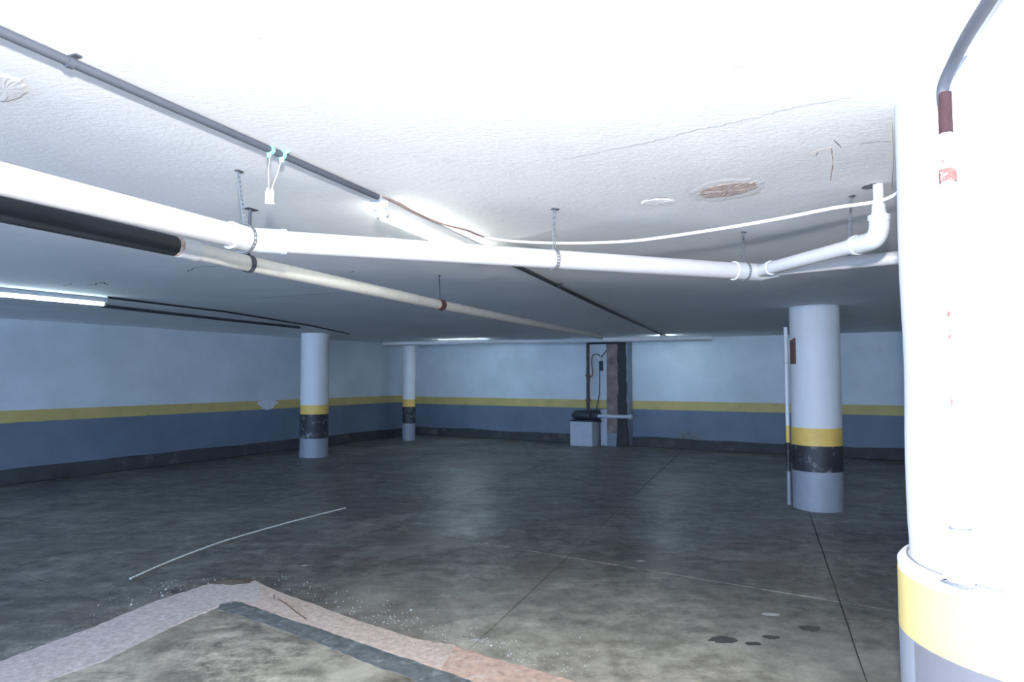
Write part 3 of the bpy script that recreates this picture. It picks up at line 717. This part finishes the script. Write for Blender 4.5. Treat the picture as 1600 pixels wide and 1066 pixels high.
# ------------------------------------------------------------------ ceiling conduits and fluorescent battens
def obj_conduit(label, pts, r, mat, clips=()):
    t = thing('ceiling_conduit', label, 'conduit', pts[0])
    mb = MB(); mb.tube(pts, r, 12); mb.build('conduit', mat, t)
    for p, d in clips:
        mb = MB(); d = Vector(d).normalized(); s_ = Vector((-d.y, d.x, 0)); Mx = frame(d)
        mb.tube([p - d * .009, p + d * .009], r + .004, 12); mb.box(p + s_ * (r + .012) + Vector((0, 0, r - .002)), .018, .026, .004, Mx); mb.box(p - s_ * (r + .012) + Vector((0, 0, r - .002)), .018, .026, .004, Mx)
        mb.build('clip', mat, t)
    return t
rc = .0135
p0 = ceil_pt(0, 49, rc); p1 = ceil_pt(590, 308, rc); dcn = (p1 - p0).normalized()
ps = p0 - dcn * 3.0
clipp = p0 + dcn * ((ceil_pt(107, 97, rc) - p0).dot(dcn))
obj_conduit('grey ceiling conduit from upper left edge to the near lamp', [ps, p0, p1], rc, 'grey_conduit', [(clipp, dcn)])
def batten(label, a, d, L=1.24, lit='tube_light', w_=.085, h_=.045, tubes=2, mat='fixture_enamel'):
    d = Vector((d[0], d[1], 0)).normalized(); s_ = Vector((-d.y, d.x, 0)); M_ = frame(d); a = Vector((a.x, a.y, CEIL))
    t = thing('fluorescent_lamp', label, 'lamp', a, 'fluorescent battens on the ceiling')
    mb = MB(); mb.box(a + d * L / 2 - Vector((0, 0, h_ / 2)), L, w_, h_, M_, .004); mb.build('housing', mat, t)
    offs = [0] if tubes == 1 else [-w_ * .30, w_ * .30]
    for o_ in offs:
        for e in (.018, L - .018):
            mb = MB(); c_ = a + d * e + s_ * o_ - Vector((0, 0, h_ + .016)); mb.box(c_, .018, .026, .036, M_, .004)
            mb.tube([c_ - Vector((0, 0, .012)) - d * .012, c_ - Vector((0, 0, .012)) + d * .012], .014, 12); mb.build('socket', 'fixture_socket', t)
        mb = MB(); c_ = a + s_ * o_ - Vector((0, 0, h_ + .024)); mb.tube([c_ + d * .03, c_ + d * (L - .03)], .0145, 14); mb.build('tube', lit, t)
    return t
G20 = Vector((math.sin(math.radians(20)), math.cos(math.radians(20)), 0))
fa = ceil_pt(594, 313); fa = Vector((fa.x, fa.y, CEIL))
batten('nearest white twin-tube ceiling lamp, above the big white pipe', fa, G20, 1.26, 'tube_light_near')
fe = fa + G20 * 1.26
rc2 = .016
e1 = ceil_pt(822, 423, rc2); e2 = ceil_pt(930, 476, rc2); e3 = ceil_pt(1034, 523.4, rc2)
obj_conduit('long dark ceiling conduit running from the near lamp to the far right lamp', [Vector((fe.x, fe.y, CEIL - rc2)), e1, e2, e3], rc2, 'dark_conduit', [(ceil_pt(873, 446, rc2), e2 - e1)])
batten('far right ceiling lamp seen end-on behind the white cross pipe', Vector((e3.x, e3.y, 0)) + G20 * .05, G20, 0.92)
la = ceil_pt(166, 466); Ud = U
batten('lit single-tube ceiling lamp cut off by the left edge', la - Ud * 1.30 - Vector((0, 0, 0)), Ud, 1.30, 'tube_light', .07, .05, 1)
far_a = g0.lerp(g1, .17) + Vector((.13, .37, 0)); 
batten('far lamp along the cross pipe, left of the sump pump', far_a, gd, 1.30)
# added lamp of the same kind, out of view on the right, as fill light
batten('added out-of-view ceiling lamp right of the big column, for fill light', Vector((6.6, 8.3, 0)), G20, 1.24)
# dark conduits beyond the left lamp
k0 = ceil_pt(168, 465, .012); k1 = ceil_pt(350, 487, .012); k2 = ceil_pt(480, 508, .012); k3 = ceil_pt(545, 522, .012)
obj_conduit('upper thin dark conduit running from the left lamp towards the far corner', [k0, k1, k2, k3], .012, 'dark_conduit')
k0 = ceil_pt(158, 478, .02); k1 = ceil_pt(350, 499.5, .02); k2 = ceil_pt(468, 512, .02)
obj_conduit('lower thicker dark conduit running from the left lamp to the left column', [k0, k1, k2], .02, 'dark_conduit')

# white cable sagging across to the big column
cs = ceil_pt(758, 372, .012); ce = vol(1396, 306, 2.93)
ctrl = [cs, vol(800, 377, 4.22), vol(866, 380, 3.98), vol(930, 379.5, 3.8), vol(1000, 375.5, 3.65), vol(1100, 361.5, 3.42), vol(1200, 345, 3.24), vol(1300, 325.5, 3.07), ce, Vector((CB[0], CB[1], 0)) + Vector((-.10, .345, ce.z + .01))]
cab = MB(); cab.tube(bez(ctrl, 6), .0085, 10)
tag(cab.build('sagging_cable', 'cable_white', origin=cs), 'thick white cable sagging from the near lamp to the big right column', 'cable')
w0 = ceil_pt(598, 308, .004)
cab = MB(); cab.tube(bez([w0, ceil_pt(622, 318, .006), ceil_pt(650, 333, .004), ceil_pt(690, 350, .004), ceil_pt(728, 360, .005), ceil_pt(742, 366, .004), ceil_pt(760, 372, .006)], 6), .0042, 8)
tag(cab.build('thin_cable', 'cable_brown', origin=w0), 'thin brown wire along the right side of the near lamp', 'cable')

# pendant switch with two teal clips on the conduit
def con_at(px):                                    # point of the grey conduit under picture column px
    best = None
    for i in range(400):
        p = p0.lerp(p1, i / 400); d = p - Vector((0, 0, EYE))
        f_ = d.y * math.cos(PITCH) + d.z * math.sin(PITCH); x = 800 + d.x / f_ * FPX
        if best is None or abs(x - px) < best[0]: best = (abs(x - px), p, f_)
    return best[1], best[2]
ca, fa_ = con_at(423); cb, fb_ = con_at(441)
sw = vol(421.5, 308, (fa_ + fb_) / 2 + .0)
t = thing('pendant_switch', 'small white switch hanging on two cords below the grey conduit', 'switch', sw)
MS = rotz(0.15)
mb = MB(); mb.box(sw, .031, .016, .050, MS, .004); mb.build('body', 'switch_plastic', t)
mb = MB(); mb.box(sw + Vector((-.009, 0, .029)), .008, .012, .012, MS, .002); mb.box(sw + Vector((.009, 0, .029)), .008, .012, .012, MS, .002); mb.build('cord_grip', 'switch_plastic', t)
mb = MB(); mb.box(sw + Vector((.002, 0, -.026)), .036, .018, .003, MS, .001); mb.build('base_flange', 'switch_plastic', t)
for e_, s_ in ((ca, -.006), (cb, .006)):
    mb = MB(); mb.tube(bez([e_ - Vector((0, 0, .012)), (e_ + sw) / 2 + Vector((s_, 0, .012)), sw + Vector((s_ * .7, 0, .026))], 6), .0016, 6); mb.build('cord', 'cable_white', t)
for e_, lab, sgn in ((ca, 'left teal plastic clip on the grey conduit', -1), (cb, 'right teal plastic clip on the grey conduit, with a raised tail', 1)):
    t = thing('cord_clip', lab, 'clip', e_, 'teal clips holding the switch cords')
    mb = MB(); mb.tube([e_ - dcn * .008, e_ + dcn * .008], rc + .0035, 12); mb.build('band', 'teal_plastic', t)
    mb = MB(); mb.box(e_ + Vector((sgn * .002, -.008, -.020)), .018, .006, .024, rotz(.3 * sgn), .002)
    if sgn > 0: mb.box(e_ + Vector((.022, -.006, .008)), .026, .005, .009, frame((.8, 0, .5)), .002)
    mb.build('tail', 'teal_plastic', t)

# ------------------------------------------------------------------ pilaster and pump at the back wall
def back_box(v0, v1, o0, o1, z0, z1): return slab_box(v0, v1, o0, o1, z0, z1)
mb = slab_box(pv0, pv1, 0.0, 0.30, 0.0, CEIL - .0)
t = thing('pilaster', 'damp-stained square pier projecting from the back wall, streaked brown and black', 'pier', room((pv0 + pv1) / 2, .15))
mb.build('pier_body', 'pilaster_grey', t)
mv = pv0 + (pv1 - pv0) * .58
slab_box(pv0 - .002, mv, .26, .306, .30, CEIL - .01).build('brown_stain', 'pilaster_stain', t)['label'] = 'brown water-stained face'
# black encrusted streak widening to the foot
P = []; F = []; nz = 16
for i in range(nz + 1):
    z = (CEIL - .01) * i / nz; x0 = mv - .02 - .10 * max(0, .35 - i / nz) - random.uniform(0, .03); x1 = pv1 - .03 + .14 * max(0, .4 - i / nz) + random.uniform(-.02, .02) + .0
    for vv, oo in ((x0, .300), (x0 + .02, .318), (min(x1 - .02, pv1), .318), (x1, .300)): P.append(room(vv, oo, z))
for i in range(nz):
    for k in range(3): F.append((i * 4 + k, i * 4 + k + 1, i * 4 + 5 + k, i * 4 + 4 + k))
mb = MB(); mb.add(P, F); mb.build('black_streak', 'damp_black', t)['label'] = 'black damp streak widening at the foot'

v_r = on_back(919, off=.35); v_a = on_back(892, off=.55); v_b = on_back(926, off=.55); v_m = on_back(938.5, off=.05)
t = thing('sump_pump', 'dark pump on a pale plinth block before the stained pier', 'pump', room((v_a + v_b) / 2, .35))
slab_box(v_a, v_b, .10, .60, 0.0, .56).build('plinth_block', 'pedestal_paint', t)
mb = MB(); pcx = room((v_a + v_b) / 2 + .04, .36, .70)
mb.tube([pcx - V * .36, pcx - V * .30, pcx - V * .28, pcx + V * .10, pcx + V * .12], [.06, .10, .12, .12, .10], 18); mb.build('motor', 'pump_metal', t)
mb = MB(); mb.tube([pcx + V * .12, pcx + V * .16, pcx + V * .30, pcx + V * .36], [.08, .13, .13, .06], 18); mb.build('pump_casing', 'pump_metal', t)
mb = MB(); mb.box(room((v_a + v_b) / 2 + .02, .36, .575), .70, .30, .03, MR, .005)
mb.build('base_plate', 'pump_metal', t)
mb = MB(); mb.tube([room(v_r, .36, .74), room(v_r, .36, 2.40)], .040, 14); mb.build('riser', 'pump_pipe', t)['label'] = 'dark upright discharge pipe'
mb = MB(); mb.tube([room(v_r - .02, .36, 2.42), room(pv0 + .3, .36, 2.42)], .035, 12); mb.build('top_pipe', 'black_pipe', t)
for za, zc in ((1.02, 1.10), (1.62, 1.68)):
    mb = MB(); mb.tube([room(v_r, .36, za), room(v_r, .36, zc)], .058, 14); mb.build('flange', 'rust', t)
mb = MB(); mb.box(room(v_m, .03, 1.88), .09, .06, .24, MR, .01); mb.build('control_box', 'pump_metal', t)
mb = MB(); mb.tube([room(v_m, .04, 2.0), room(v_m, .04, 2.10)], .025, 10); mb.build('gland', 'pvc_joint', t)
mb = MB(); mb.tube(bez([room(v_m, .05, 2.08), room(v_m - .07, .06, 2.16), room(v_m - .20, .07, 2.12), room(v_m - .22, .07, 1.90), room(v_m - .20, .08, 1.66), room(v_m - .30, .2, 1.55), room(v_r + .04, .32, 1.52)], 6), .012, 8); mb.build('cable', 'cable_black', t)
mb = MB(); mb.tube(bez([room(v_m, .05, 2.08), room(v_m + .12, .06, 2.20), room(pv0 - .015, .10, 2.34)], 5), .012, 8); mb.build('cable', 'cable_black', t)
mb = MB(); mb.tube([room(v_m - .03, .04, 1.76), room(v_m - .04, .04, 1.2), room(v_m - .06, .2, .80)], .012, 8); mb.build('cable', 'cable_black', t)
v_e = on_back(986, off=.42)
mb = MB(); mb.tube([room(v_b + .0, .42, .70), room(v_e, .42, .70)], .042, 14); mb.tube([room(v_e - .06, .42, .70), room(v_e + .02, .42, .70)], .055, 14); mb.tube([room(v_b + .28, .42, .70), room(v_b + .36, .42, .70)], .052, 14); mb.build('outlet_pipe', 'pedestal_paint', t)['label'] = 'white plastic outlet pipe'
slab_box(v_b + .06, pv0 - .006, .02, .22, .0, .84).build('side_block', 'pedestal_paint', t)

# half-round damp mark low on the back wall
vs = on_back(1075); P = [room(vs, .006, .18)]
for i in range(15):
    a = math.pi * i / 14; r = 1 + random.uniform(-.08, .08); P.append(room(vs + .27 * math.cos(a) * r, .004, .20 + .20 * math.sin(a) * r))
mb = MB(); mb.add(P, [(0, i + 1, i + 2) for i in range(14)]); mb.build('cement_patch', 'cement_mark', wb)

# white twisted cord lying on the floor
rp = [floor_pt(203, 905, .008), floor_pt(250, 884, .008), floor_pt(300, 864, .008), floor_pt(350, 846, .008), floor_pt(400, 831, .008), floor_pt(450, 817, .008), floor_pt(500, 804, .008), floor_pt(540, 794, .008)]
path = bez(rp, 70)
t = thing('floor_cord', 'twisted white cord lying in a long curve on the dark floor', 'rope', rp[0])
for ph in (0, math.pi):
    st = []; s_ = 0
    for i, p in enumerate(path):
        if i: s_ += (p - path[i - 1]).length
        a = s_ / .075 * 2 * math.pi + ph; d = (path[min(i + 1, len(path) - 1)] - path[max(i - 1, 0)]).normalized(); n_ = Vector((-d.y, d.x, 0))
        st.append(p + n_ * math.cos(a) * .007 + Vector((0, 0, math.sin(a) * .005)))
    mb = MB(); mb.tube(st, .0048, 6); mb.build('strand', 'rope_white', t)
